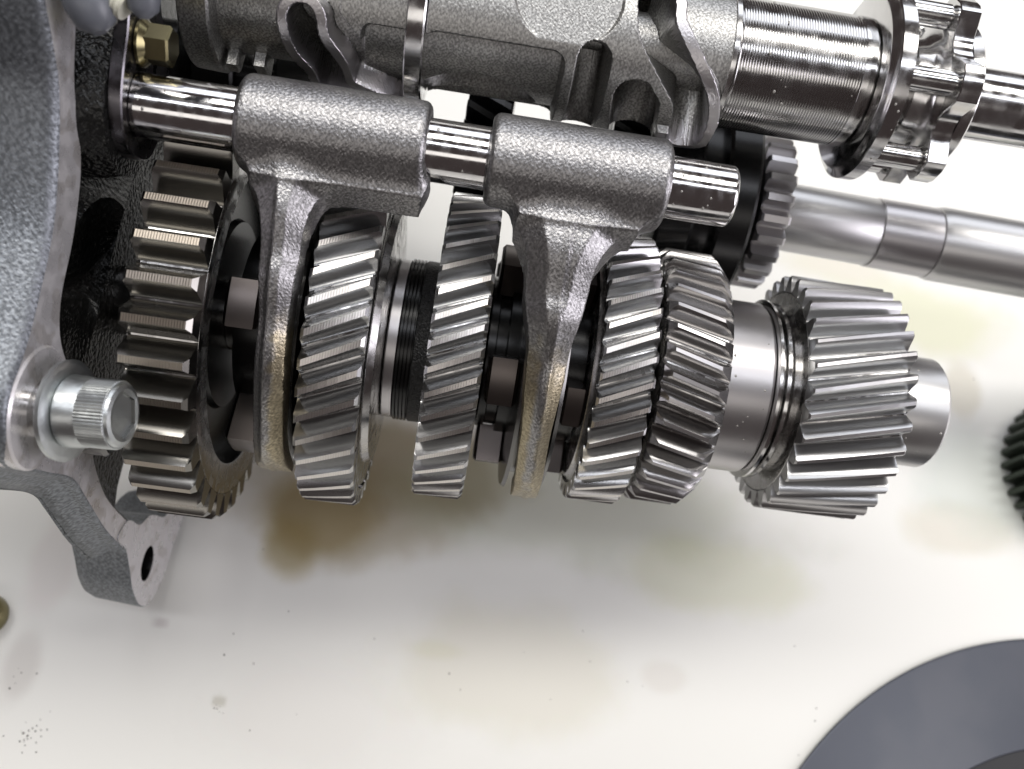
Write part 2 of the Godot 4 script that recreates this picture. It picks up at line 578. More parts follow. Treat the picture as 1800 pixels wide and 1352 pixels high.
func input_shaft() -> void:
	# lies deeper, a little askew to the output shaft
	var root := thing("input_shaft", "long stepped steel input shaft lying behind at the right", "shaft", Vector3(585, -33, -386))
	var g := Geo.new()
	g.lathe([Vector2(-1150, 40), Vector2(-62, 40)], 48)
	part("journal", g, M.dark, root, true)
	g = Geo.new()
	g.lathe([Vector2(-40, 50), Vector2(-40, 62), Vector2(-36, 66), Vector2(196, 66), Vector2(199, 64), Vector2(200, 50)], 64)
	part("land", g, M.brushed, root, true)
	g = Geo.new()
	g.lathe([Vector2(197, 60), Vector2(199, 68), Vector2(314, 69), Vector2(317, 64)], 64)
	part("ground_collar", g, M.satin, root, true)
	g = Geo.new()
	g.lathe([Vector2(314, 60), Vector2(318, 70), Vector2(330, 73), Vector2(900, 74), Vector2(900, 0)], 64)
	part("shank", g, M.brushed, root, true)
	g = Geo.new()
	g.lathe([Vector2(-256, 40), Vector2(-256, 196), Vector2(-250, 201), Vector2(-196, 201), Vector2(-190, 196), Vector2(-188, 176), Vector2(-150, 172), Vector2(-148, 190), Vector2(-142, 195), Vector2(-92, 195), Vector2(-86, 190), Vector2(-84, 120), Vector2(-66, 116), Vector2(-66, 40)], 72)
	part("hub", g, M.black, root, true)
	var turn := Vector3(0, -0.035, 0.012)
	root.rotation = turn
	var spec := [
		["narrow blocky-toothed gear on the input shaft under the drum end", -62, -8, 150, 24, 24, 0.0, M.satin],
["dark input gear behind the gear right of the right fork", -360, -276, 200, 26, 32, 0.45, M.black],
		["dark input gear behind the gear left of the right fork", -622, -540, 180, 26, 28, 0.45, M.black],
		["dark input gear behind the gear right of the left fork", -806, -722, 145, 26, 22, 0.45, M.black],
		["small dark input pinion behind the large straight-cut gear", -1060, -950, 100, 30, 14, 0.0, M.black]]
	for s in spec:
		var x0: float = s[1]
		var x1: float = s[2]
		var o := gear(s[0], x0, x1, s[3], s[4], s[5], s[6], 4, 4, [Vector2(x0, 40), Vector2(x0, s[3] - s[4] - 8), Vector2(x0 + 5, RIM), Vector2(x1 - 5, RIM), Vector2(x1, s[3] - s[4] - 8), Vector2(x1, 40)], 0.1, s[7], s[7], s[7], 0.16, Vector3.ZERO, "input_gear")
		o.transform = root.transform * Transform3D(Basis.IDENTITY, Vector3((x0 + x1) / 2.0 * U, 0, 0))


# ------------------------------------------------------------------ shift forks
func smin(a: float, b: float, k: float) -> float:
	var h := clampf(0.5 + 0.5 * (b - a) / k, 0.0, 1.0)
	return lerpf(b, a, h) - k * h * (1.0 - h)


func table(keys: Array, a: float) -> float:
	if a <= keys[0][0]:
		return keys[0][1]
	for k in keys.size() - 1:
		if a <= keys[k + 1][0]:
			var s: float = (a - keys[k][0]) / (keys[k + 1][0] - keys[k][0])
			s = s * s * (3.0 - 2.0 * s)
			return lerpf(keys[k][1], keys[k + 1][1], s)
	return keys[-1][1]


# signed distance to a fork: sleeve on the rod plus an arm that follows the ring on the output shaft
func fork_field(p: Vector3, f: Dictionary) -> float:
	var dy := p.y - ROD_Y
	var dz := p.z - ROD_Z
	var rad := sqrt(dy * dy + dz * dz)
	# sleeve, its ends rounded
	var q := Vector2(absf(p.x - f.sx) - f.sl + 12.0, rad - f.sr + 12.0)
	var d := Vector2(maxf(q.x, 0), maxf(q.y, 0)).length() + minf(maxf(q.x, q.y), 0.0) - 12.0
	# arm
	var r := sqrt(p.y * p.y + p.z * p.z)
	var a := rad_to_deg(atan2(p.z, p.y))
	var ac := clampf(a, -24.0, f.a1)
	var hx := table(f.hx, ac)
	var hr := table(f.hr, ac)
	var xc := table(f.xc, ac)
	var rc := table(f.rc, ac)
	var ex := absf(p.x - xc)
	var er := r - rc
	# front corners cut off, so that the arm has a flat middle and two sloping sides
	var box := maxf(ex - hx, absf(er) - hr)
	box = maxf(box, (ex * 0.62 + er * 0.78) - (hx * 0.62 + hr * 0.78) + minf(hx * 0.5, 17.0) * (1.0 - smoothstep(62.0, 92.0, ac)))
	if er > 0.0:
		box -= 3.0 * exp(-pow((p.x - xc + f.seam) / 5.0, 2.0))
	var past := (a - ac) * 0.01745 * r
	box = maxf(box, absf(past)) if absf(past) > 0.01 else box
	d = smin(d, box - 1.0, 26.0)
	# web under the sleeve
	var w := Vector3(p.x - f.wx, dy * 0.0, 0.0)
	var wd := maxf(absf(w.x) - f.wl, maxf(absf(a - f.wa) * 0.01745 * r - 7.0, absf(r - 358.0) - 12.0)) - 9.0
	d = smin(d, wd, 44.0)
	# bore
	return maxf(d, 46.5 - rad)


func nets(field: Callable, lo: Vector3, hi: Vector3, cell: float) -> Geo:
	var nx := int(ceil((hi.x - lo.x) / cell)) + 1
	var ny := int(ceil((hi.y - lo.y) / cell)) + 1
	var nz := int(ceil((hi.z - lo.z) / cell)) + 1
	const B := 5
	var val := PackedFloat32Array()
	val.resize(nx * ny * nz)
	val.fill(INF)
	var blocks := []
	for bx in range(0, nx - 1, B):
		for by in range(0, ny - 1, B):
			for bz in range(0, nz - 1, B):
				var c := lo + Vector3(bx + B * 0.5, by + B * 0.5, bz + B * 0.5) * cell
				if absf(field.call(c)) > cell * B * 1.15:
					continue
				blocks.append(Vector3i(bx, by, bz))
				for x in range(bx, mini(bx + B + 1, nx)):
					for y in range(by, mini(by + B + 1, ny)):
						for z in range(bz, mini(bz + B + 1, nz)):
							var k := (x * ny + y) * nz + z
							if val[k] == INF:
								val[k] = field.call(lo + Vector3(x, y, z) * cell)
	var id := {}
	var g := Geo.new()
	var corner := [Vector3i(0, 0, 0), Vector3i(1, 0, 0), Vector3i(0, 1, 0), Vector3i(1, 1, 0), Vector3i(0, 0, 1), Vector3i(1, 0, 1), Vector3i(0, 1, 1), Vector3i(1, 1, 1)]
	var edges := [[0, 1], [2, 3], [4, 5], [6, 7], [0, 2], [1, 3], [4, 6], [5, 7], [0, 4], [1, 5], [2, 6], [3, 7]]
	var cells := []
	for b in blocks:
		for x in range(b.x, mini(b.x + B, nx - 1)):
			for y in range(b.y, mini(b.y + B, ny - 1)):
				for z in range(b.z, mini(b.z + B, nz - 1)):
					var vv := []
					var neg := 0
					for c in corner:
						var q: float = val[((x + c.x) * ny + y + c.y) * nz + z + c.z]
						vv.append(q)
						if q < 0.0:
							neg += 1
					if neg == 0 or neg == 8:
						continue
					var sum := Vector3.ZERO
					var cnt := 0
					for e in edges:
						var va: float = vv[e[0]]
						var vb: float = vv[e[1]]
						if (va < 0.0) != (vb < 0.0) and va != INF and vb != INF:
							sum += Vector3(corner[e[0]]).lerp(Vector3(corner[e[1]]), va / (va - vb))
							cnt += 1
					if cnt == 0:
						continue
					var p := lo + (Vector3(x, y, z) + sum / cnt) * cell
					var h := cell * 0.5
					var nn := Vector3(field.call(p + Vector3(h, 0, 0)) - field.call(p - Vector3(h, 0, 0)), field.call(p + Vector3(0, h, 0)) - field.call(p - Vector3(0, h, 0)), field.call(p + Vector3(0, 0, h)) - field.call(p - Vector3(0, 0, h))).normalized()
					id[(x * ny + y) * nz + z] = g.vert(p, nn, Vector2(p.x, p.z))
					cells.append(Vector3i(x, y, z))
	var step := [ny * nz, nz, 1]
	for c in cells:
		var k: int = (c.x * ny + c.y) * nz + c.z
		for ax in 3:
			var u: int = step[(ax + 1) % 3]
			var w: int = step[(ax + 2) % 3]
			var va: float = val[k]
			var vb: float = val[k + step[ax]]
			if (va < 0.0) == (vb < 0.0):
				continue
			if id.has(k - u) and id.has(k - w) and id.has(k - u - w):
				var q := [id[k], id[k - u], id[k - u - w], id[k - w]]
				g.one(q[0], q[1], q[2], va >= 0.0)
				g.one(q[0], q[2], q[3], va >= 0.0)
	return g


func forks() -> void:
	var rod := thing("fork_rod", "polished chrome rod that carries the two shift forks", "rod", Vector3(-48, ROD_Y, ROD_Z))
	part("shank", lathed([Vector2(-479, 0), Vector2(-479, 44.5), Vector2(361, 44.5), Vector2(365, 42.5), Vector2(367.5, 39), Vector2(368.5, 30), Vector2(368.5, 0)], 96, ROD_Y, ROD_Z), M.chrome, rod)
	var left := {"sx": -206.0, "sl": 131.0, "sr": 66.0, "a1": 96.0, "seam": 6.0, "wx": -190.0, "wl": 104.0, "wa": -12.0,
		"hx": [[-24, 44], [-8, 37], [4, 27], [22, 20], [60, 22], [96, 26]], "hr": [[-24, 34], [0, 36], [22, 33], [60, 26], [96, 16]],
		"xc": [[-24, -262], [0, -258], [30, -257], [96, -266]], "rc": [[-24, 385], [-6, 345], [8, 305], [25, 278], [60, 258], [96, 240]]}
	var right := {"sx": 139.5, "sl": 128.5, "sr": 66.0, "a1": 98.0, "seam": -3.0, "wx": 150.0, "wl": 70.0, "wa": -12.0,
		"hx": [[-24, 84], [-9, 62], [2, 45], [22, 29], [50, 22], [98, 21]], "hr": [[-24, 34], [0, 36], [22, 32], [60, 24], [98, 15]],
		"xc": [[-24, 140], [0, 134], [30, 138], [98, 150]], "rc": [[-24, 385], [-6, 345], [8, 300], [25, 262], [60, 242], [98, 230]]}
	var n := 0
	for f in [left, right]:
		var label: String = ["left cast steel shift fork with a golden worn arm", "right cast steel shift fork with a broad flared arm"][n]
		var o := thing("shift_fork", label, "shift fork", Vector3(f.sx, ROD_Y, ROD_Z))
		var lo := Vector3(f.sx - f.sl - 12.0, -80, ROD_Z - 86.0)
		var hi := Vector3(f.sx + f.sl + 12.0, ROD_Y + 80.0, 300)
		var g := nets(func(p: Vector3) -> float: return fork_field(p, f), lo, hi, 4.2)
		# the worn arm has taken on a brassy stain, more on its two flanks than along the middle
		var blot := FastNoiseLite.new()
		blot.seed = 40 + n
		blot.frequency = 0.03
		for k in g.v.size():
			var p := g.v[k]
			var a := rad_to_deg(atan2(p.z, p.y))
			var e: float = p.x - table(f.xc, a)
			var w := blot.get_noise_3d(p.x, p.y, p.z) * 9.0
			var stain := smoothstep(14.0, 30.0, a + w) * (smoothstep(-2.0, 9.0, e + w) if n == 0 else smoothstep(3.0, 11.0, absf(e + 3.0) + w * 0.4))
			stain = maxf(stain, smoothstep(62.0, 82.0, a + w) * 0.8)
			if a < -30.0 or Vector2(p.y, p.z).length() > 340.0:
				stain = 0.0
			g.c.append(Color(0.40, 0.395, 0.395).lerp(Color(0.48, 0.405, 0.25), stain * 0.8))
		part("body", g, M.fork, o)
		n += 1


func compact(g: Geo) -> Geo:
	var o := Geo.new()
	var at := {}
	for k in g.i:
		if not at.has(k):
			at[k] = o.vert(g.v[k], g.n[k], g.t[k])
		o.i.append(at[k])
	return o


# ------------------------------------------------------------------ shift drum
func seg_dist(p: Vector2, pts: PackedVector2Array) -> float:
	var best := INF
	for k in pts.size() - 1:
		var a := pts[k]
		var d := pts[k + 1] - a
		var s := clampf((p - a).dot(d) / d.length_squared(), 0.0, 1.0)
		best = minf(best, (a + d * s - p).length_squared())
	return sqrt(best)


func wall(d: float, w := 2.6) -> float:      # 1 inside, 0 outside
	return clampf(0.5 - d / w, 0.0, 1.0)


func round_box(p: Vector2, c: Vector2, h: Vector2, r: float) -> float:
	var q := (p - c).abs() - h + Vector2(r, r)
	return Vector2(maxf(q.x, 0), maxf(q.y, 0)).length() + minf(maxf(q.x, q.y), 0.0) - r


func drum_radius(x: float, s: float, c1: PackedVector2Array, c2: PackedVector2Array) -> float:
	# s runs round the drum: 2.32 units for each degree from straight up
	var p := Vector2(x, s)
	var D := 2.32
	var r := 104.0
	# body right of the first track, then between the ring and the second track
	var l1: float = x - (-232.0 + clampf((s - 50.0 * D) * 0.9, 0.0, 90.0))
	r = lerpf(r, 128.0, wall(maxf(-l1, x + 130.0)))
	r = lerpf(r, 131.0, wall(maxf(-107.0 - x, maxf(x - 300.0, seg_edge(p, c2)))))
	# pockets in the castings
	r = lerpf(r, 108.0, wall(round_box(p, Vector2(-142, 100 * D), Vector2(56, 46 * D), 16.0)))
	r = lerpf(r, 108.0, wall(round_box(p, Vector2(-2, 105 * D), Vector2(104, 53 * D), 18.0)))
	r = lerpf(r, 16.0, wall(((p - Vector2(-20, 118 * D)) / Vector2(88, 32 * D)).length() * 60.0 - 60.0, 4.0))
	r = lerpf(r, 14.0, wall(round_box(p, Vector2(146, 92 * D), Vector2(23, 50 * D), 23.0), 3.0))
	r = lerpf(r, 14.0, wall(round_box(p, Vector2(228 + (s - 100.0 * D) * 0.12, 110 * D), Vector2(34, 48 * D), 33.0), 3.0))
	# flat milled face
	var flat := maxf(124.4, 124.4 / maxf(cos(deg_to_rad(s / D - 27.0)), 0.5))
	r = minf(r, lerpf(r, flat, wall(((p - Vector2(95, 15 * D)) / Vector2(80, 33 * D)).length() * 80.0 - 80.0, 2.0)))
	# the two cam tracks: raised lips either side of a deep channel
	var d1 := seg_dist(p, c1)
	r = lerpf(r, 142.0, wall(d1 - 38.0))
	r = lerpf(r, 58.0, wall(d1 - 19.0, 3.0))
	var d2 := seg_dist(p, c2)
	r = lerpf(r, maxf(r, 142.0 if seg_edge(p, c2) > -10.0 or s > 96.0 * D else 131.0), wall(d2 - 45.0))
	r = lerpf(r, 54.0, wall(d2 - 24.0, 3.0))
	return r


func seg_edge(p: Vector2, c: PackedVector2Array) -> float:
	# how far right of the second track's middle line
	for k in c.size() - 1:
		if p.y <= c[k + 1].y:
			var s := clampf((p.y - c[k].y) / maxf(c[k + 1].y - c[k].y, 0.01), 0.0, 1.0)
			return p.x - lerpf(c[k].x, c[k + 1].x, s) - 10.0
	return p.x - c[-1].x - 10.0


func drum() -> void:
	var o := thing("shift_drum", "cast aluminium shift drum with cam tracks across the top", "shift drum", Vector3(0, DRUM_Y, DRUM_Z))
	var D := 2.32
	var c1 := curve([Vector2(-283, 56 * D), Vector2(-281, 62 * D), Vector2(-272, 72 * D), Vector2(-248, 86 * D), Vector2(-236, 104 * D), Vector2(-190, 118 * D), Vector2(-160, 135 * D)], 4)
	var c2 := curve([Vector2(205, -40 * D), Vector2(212, -12 * D), Vector2(221, 8 * D), Vector2(226, 25 * D), Vector2(238, 35 * D), Vector2(268, 51 * D), Vector2(296, 66 * D), Vector2(307, 78 * D), Vector2(311, 94 * D), Vector2(311, 100 * D)], 4)
	var rows := []
	var nx := 386
	var na := 236
	for j in nx + 1:
		var x := lerpf(-421, 352, float(j) / nx)
		var row := PackedVector3Array()
		for k in na + 1:
			var a := lerpf(-40.0, 170.0, float(k) / na)
			var r := drum_radius(x, a * D, c1, c2)
			row.append(Vector3(x, DRUM_Y + r * cos(deg_to_rad(a)), DRUM_Z + r * sin(deg_to_rad(a))))
		rows.append(row)
	var g := Geo.new()
	g.sheet(rows, false, true)
	# the worn tops and edges of the tracks' lips are parts of their own
	var rest := Geo.new()
	var lips := [Geo.new(), Geo.new()]
	for q in [rest, lips[0], lips[1]]:
		q.v = g.v; q.n = g.n; q.t = g.t
	for k in range(0, g.i.size(), 3):
		var c: Vector3 = (g.v[g.i[k]] + g.v[g.i[k + 1]] + g.v[g.i[k + 2]]) / 3.0
		var ang := rad_to_deg(atan2(c.z - DRUM_Z, c.y - DRUM_Y))
		var q := Vector2(c.x, ang * D)
		var rr := Vector2(c.y - DRUM_Y, c.z - DRUM_Z).length()
		var into: Geo = rest
		if rr > 106.0 and absf(seg_dist(q, c1) - 28.5) < 11.0:
			into = lips[0]
		elif rr > 112.0 and absf(seg_dist(q, c2) - 34.5) < 12.0 and (seg_edge(q, c2) > -10.0 or ang > 96.0):
			into = lips[1]
		for j in 3:
			into.i.append(g.i[k + j])
	for l in lips:
		part("track_rim", compact(l), M.rim, o)
	g = compact(rest)
	g.lathe([Vector2(-421, 104), Vector2(352, 104)], 40, DRUM_Y, DRUM_Z, 38.0, deg_to_rad(170), deg_to_rad(320))
	part("casting", g, M.drum, o)
	var L := func(pairs: Array) -> Array:
		var out := []
		for k in range(0, pairs.size(), 2):
			out.append(Vector2(pairs[k], pairs[k + 1]))
		return out
	part("end_flange", lathed(L.call([-466, 40, -466, 132, -463, 136, -422, 138, -418, 135, -416, 100, -410, 84]), 96, DRUM_Y, DRUM_Z), M.drum, o)
	# ragged cast tabs under the left end
	g = Geo.new()
	g.prism(PackedVector2Array([Vector2(DRUM_Y - 30, DRUM_Z + 92), Vector2(DRUM_Y - 34, DRUM_Z + 128), Vector2(DRUM_Y - 60, DRUM_Z + 122), Vector2(DRUM_Y - 62, DRUM_Z + 86)]), -412, -392, 3)
	part("tab", g, M.drum, o)
	g = Geo.new()
	g.prism(PackedVector2Array([Vector2(DRUM_Y - 30, DRUM_Z + 92), Vector2(DRUM_Y - 36, DRUM_Z + 122), Vector2(DRUM_Y - 78, DRUM_Z + 108), Vector2(DRUM_Y - 72, DRUM_Z + 76)]), -372, -350, 3)
	part("tab", g, M.drum, o)
	part("journal_ring", lathed(L.call([-134, 100, -134, 138, -132, 140.5, -109, 140.5, -106.5, 138, -106, 100]), 120, DRUM_Y, DRUM_Z), M.bright, o)
	part("lip", lathed(L.call([350, 60, 350, 103, 352, 107, 359, 107, 361, 103, 362, 90]), 120, DRUM_Y, DRUM_Z), M.bright, o)
	# turned bearing seat with its fine ribs
	var pr := [Vector2(361, 97)]
	for k in 45:
		var x := 364.0 + k * 4.25
		pr.append_array([Vector2(x, 98.6), Vector2(x + 1.4, 101), Vector2(x + 2.9, 101), Vector2(x + 4.1, 98.6)])
	pr.append_array([Vector2(557, 101), Vector2(574, 101), Vector2(575, 94), Vector2(580, 94)])
	part("ribbed_seat", lathed(pr, 112, DRUM_Y, DRUM_Z), M.bright, o)
	var col := part("end_collar", lathed(L.call([578, 60, 578, 132, 580, 136, 584, 139, 587, 147, 589, 150, 610, 150, 612, 147, 612, 60]), 120, DRUM_Y, DRUM_Z), M.chrome, o)
	col.mesh.surface_set_material(0, M.bright)
	part("neck", lathed(L.call([612, 106, 622, 102, 634, 90, 650, 80, 668, 84, 680, 97, 686, 112]), 96, DRUM_Y, DRUM_Z), M.bright, o)
	for k in 6:
		var a := deg_to_rad(31.0 + 60.0 * k)
		part("pin", lathed([Vector2(611, 19), Vector2(681, 19), Vector2(686, 15)], 28, DRUM_Y + 124 * cos(a), DRUM_Z + 124 * sin(a)), M.bright, o)
	var star := PackedVector2Array()
	for k in 6:
		var mid := deg_to_rad(31.0 + 60.0 * k)
		for q in [[-10.5, 148.0], [-5.0, 152.0], [5.0, 152.0], [10.5, 148.0], [15.0, 133.0], [19.0, 121.0], [23.0, 114.5], [27.0, 112.0], [30.0, 111.5], [33.0, 112.0], [37.0, 114.5], [41.0, 121.0], [45.0, 133.0]]:
			var a: float = mid + deg_to_rad(q[0])
			star.append(Vector2(DRUM_Y + q[1] * cos(a), DRUM_Z + q[1] * sin(a)))
	g = Geo.new()
	g.prism(star, 685, 718, 1.6, 24.0)
	part("star_wheel", g, M.bright, o)
	part("back_plate", lathed(L.call([718.5, 40, 718.5, 112, 733, 116, 737, 112, 737, 56]), 72, DRUM_Y, DRUM_Z), M.bright, o)
	part("stub", lathed(L.call([737, 56, 760, 57, 1000, 57, 1004, 53, 1004, 0]), 72, DRUM_Y, DRUM_Z), M.bright, o)


# ------------------------------------------------------------------ case and fasteners
func case_half() -> void:
	var o := thing("gearbox_case", "rough grey cast gearbox case with machined joint face and drilled lug", "gearbox case", Vector3(CASE_X, 100, 200))
	var outer := curve([Vector2(760, -330), Vector2(670, -215), Vector2(590, -142), Vector2(533, -108), Vector2(488, -78), Vector2(441, -20), Vector2(392, 68), Vector2(371, 160), Vector2(363, 236), Vector2(366, 292), Vector2(345, 337), Vector2(286, 360), Vector2(204, 352), Vector2(110, 338), Vector2(37, 352), Vector2(-80, 379), Vector2(-190, 392)], 5)
	var inner := curve([Vector2(700, -385), Vector2(605, -280), Vector2(530, -200), Vector2(494, -160), Vector2(452, -103), Vector2(388, -52), Vector2(357, -10), Vector2(331, 56), Vector2(314, 134), Vector2(284, 180), Vector2(237, 204), Vector2(176, 218), Vector2(110, 250), Vector2(40, 300), Vector2(-43, 333), Vector2(-148, 346), Vector2(-190, 348)], 5)
	var n := outer.size()
	# joint face
	var face := Geo.new()
	var rows := [PackedVector3Array(), PackedVector3Array()]
	for k in n:
		rows[0].append(Vector3(CASE_X, inner[k].x, inner[k].y))
		rows[1].append(Vector3(CASE_X, outer[k].x, outer[k].y))
	for k in n - 1:
		face.face(rows[0][k], rows[0][k + 1], rows[1][k + 1], rows[1][k], Vector3.RIGHT)
	# boss round the bolt
	face.lathe([Vector2(CASE_X - 40, 84), Vector2(CASE_X, 84), Vector2(CASE_X + 3.0, 81), Vector2(CASE_X + 3.0, 30)], 64, 281, 284)
	part("joint_face", face, M.machined, o)
	# outer skin: from the face's edge outward and away to the left
	var skin := Geo.new()
	var sr := []
	for st in [[0.0, 0.0], [-4.0, 7.0], [-14.0, 13.0], [-40.0, 20.0], [-90.0, 26.0], [-150.0, 22.0], [-230.0, 30.0], [-330.0, 60.0], [-560.0, 110.0]]:
		var row := PackedVector3Array()
		for k in n:
			var d := (outer[mini(k + 1, n - 1)] - outer[maxi(k - 1, 0)]).normalized()
			var out := Vector2(-d.y, d.x)
			if out.dot(Vector2(0.6, 0.8)) < 0.0:
				out = -out
			var reach := case_reach(outer[k].x, k)
			var e: Vector2 = outer[k] + out * st[1] * lerpf(0.2, 1.0, reach)
			row.append(Vector3(CASE_X + st[0] * reach, e.x, e.y))
		sr.append(row)
	var back := PackedVector3Array()
	for k in n:
		back.append(Vector3(CASE_X - 575.0 * case_reach(outer[k].x, k), inner[k].x, inner[k].y))
	sr.append(back)
	skin.sheet(sr, false, skin_flip(sr))
	part("outer_skin", skin, M.skin, o)
	# inside wall and floor of the case, wet with oil
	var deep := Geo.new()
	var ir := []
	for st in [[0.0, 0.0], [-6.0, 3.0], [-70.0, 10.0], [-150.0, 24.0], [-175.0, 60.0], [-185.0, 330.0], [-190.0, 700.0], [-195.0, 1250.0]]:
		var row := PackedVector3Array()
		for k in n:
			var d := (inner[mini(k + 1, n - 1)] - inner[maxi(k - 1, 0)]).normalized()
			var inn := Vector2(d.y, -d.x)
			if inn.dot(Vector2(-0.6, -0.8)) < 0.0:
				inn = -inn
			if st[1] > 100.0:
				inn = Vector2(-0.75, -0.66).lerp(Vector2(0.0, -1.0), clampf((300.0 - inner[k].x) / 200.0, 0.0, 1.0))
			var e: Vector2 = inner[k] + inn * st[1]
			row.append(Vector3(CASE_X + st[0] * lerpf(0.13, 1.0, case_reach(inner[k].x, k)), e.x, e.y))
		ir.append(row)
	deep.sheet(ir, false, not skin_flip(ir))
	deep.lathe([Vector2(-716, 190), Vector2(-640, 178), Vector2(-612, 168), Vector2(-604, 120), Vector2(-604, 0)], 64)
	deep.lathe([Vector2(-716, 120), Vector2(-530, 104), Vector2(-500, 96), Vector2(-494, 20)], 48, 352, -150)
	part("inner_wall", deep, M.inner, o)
	# lug with its through hole
	var lug := curve([Vector2(-150, 384), Vector2(-205, 393), Vector2(-252, 420), Vector2(-304, 454), Vector2(-370, 474), Vector2(-432, 462), Vector2(-480, 410), Vector2(-500, 340), Vector2(-520, 270), Vector2(-470, 230), Vector2(-410, 282), Vector2(-380, 300), Vector2(-300, 312), Vector2(-250, 340), Vector2(-180, 346)], 5, true)
	var hole := Vector2(-352, 397)
	var lg := Geo.new()
	lug_shape(lg, lug, hole, 34.0, CASE_X - 108.0, CASE_X)
	part("lug", lg, M.skin, o)
	var lf := Geo.new()
	keyhole(lf, lug, hole, 34.0, CASE_X + 1.0)
	part("lug_face", lf, M.machined, o)
	part("lug_hole", lathed([Vector2(CASE_X + 1.0, 34), Vector2(CASE_X - 20, 31), Vector2(CASE_X - 110, 31), Vector2(CASE_X - 110, 0)], 40, hole.x, hole.y), M.black, o)
	# short dowel end under the bolt
	part("dowel", lathed([Vector2(CASE_X - 60, 34), Vector2(CASE_X + 30, 34), Vector2(CASE_X + 36, 29), Vector2(CASE_X + 36, 0)], 40, 95, 262), M.dark, o)


# how far the case runs back to the left, as a share of its full depth: the arm down to the lug is thin
func case_reach(_y: float, k: int) -> float:
	return table([[36.0, 1.0], [45.0, 0.48], [50.0, 0.25], [55.0, 0.16], [60.0, 0.115], [68.0, 0.09]], float(k))


func skin_flip(rows: Array) -> bool:
	var k: int = rows[0].size() / 2
	var nn: Vector3 = (rows[3][k] - rows[2][k]).cross(rows[2][k + 1] - rows[2][k - 1])
	return nn.dot(Vector3(0, 0.6, 0.8)) < 0.0


func keyhole(g: Geo, poly: PackedVector2Array, c: Vector2, r: float, x: float) -> void:
	var parts := Geometry2D.clip_polygons(poly, PackedVector2Array([c + Vector2(-900, 0), c + Vector2(900, 0), c + Vector2(900, 900), c + Vector2(-900, 900)]))
	parts.append_array(Geometry2D.intersect_polygons(poly, PackedVector2Array([c + Vector2(-900, 0), c + Vector2(900, 0), c + Vector2(900, 900), c + Vector2(-900, 900)])))
	for p in parts:
		for q in Geometry2D.clip_polygons(p, ring_poly(r, 40, c.x, c.y)):
			g.cap(q, x, 1.0)


func lug_shape(g: Geo, poly: PackedVector2Array, _c: Vector2, _r: float, x0: float, x1: float) -> void:
	var m := poly.size()
	var mid := Vector2.ZERO
	for p in poly:
		mid += p / m
	var rows := []
	for st in [[x1 + 1.0, 1.0], [x1 - 3.0, 1.02], [x1 - 30.0, 1.0], [x0 + 22.0, 0.96], [x0 + 6.0, 0.9], [x0, 0.78], [x0 - 2.0, 0.4], [x0 - 2.0, 0.02]]:
		var row := PackedVector3Array()
		for p in poly:
			var e: Vector2 = mid + (p - mid) * st[1]
			row.append(Vector3(st[0], e.x, e.y))
		rows.append(row)
	var area := 0.0
	for k in m:
		area += poly[k].cross(poly[(k + 1) % m])
	g.sheet(rows, true, area < 0.0)


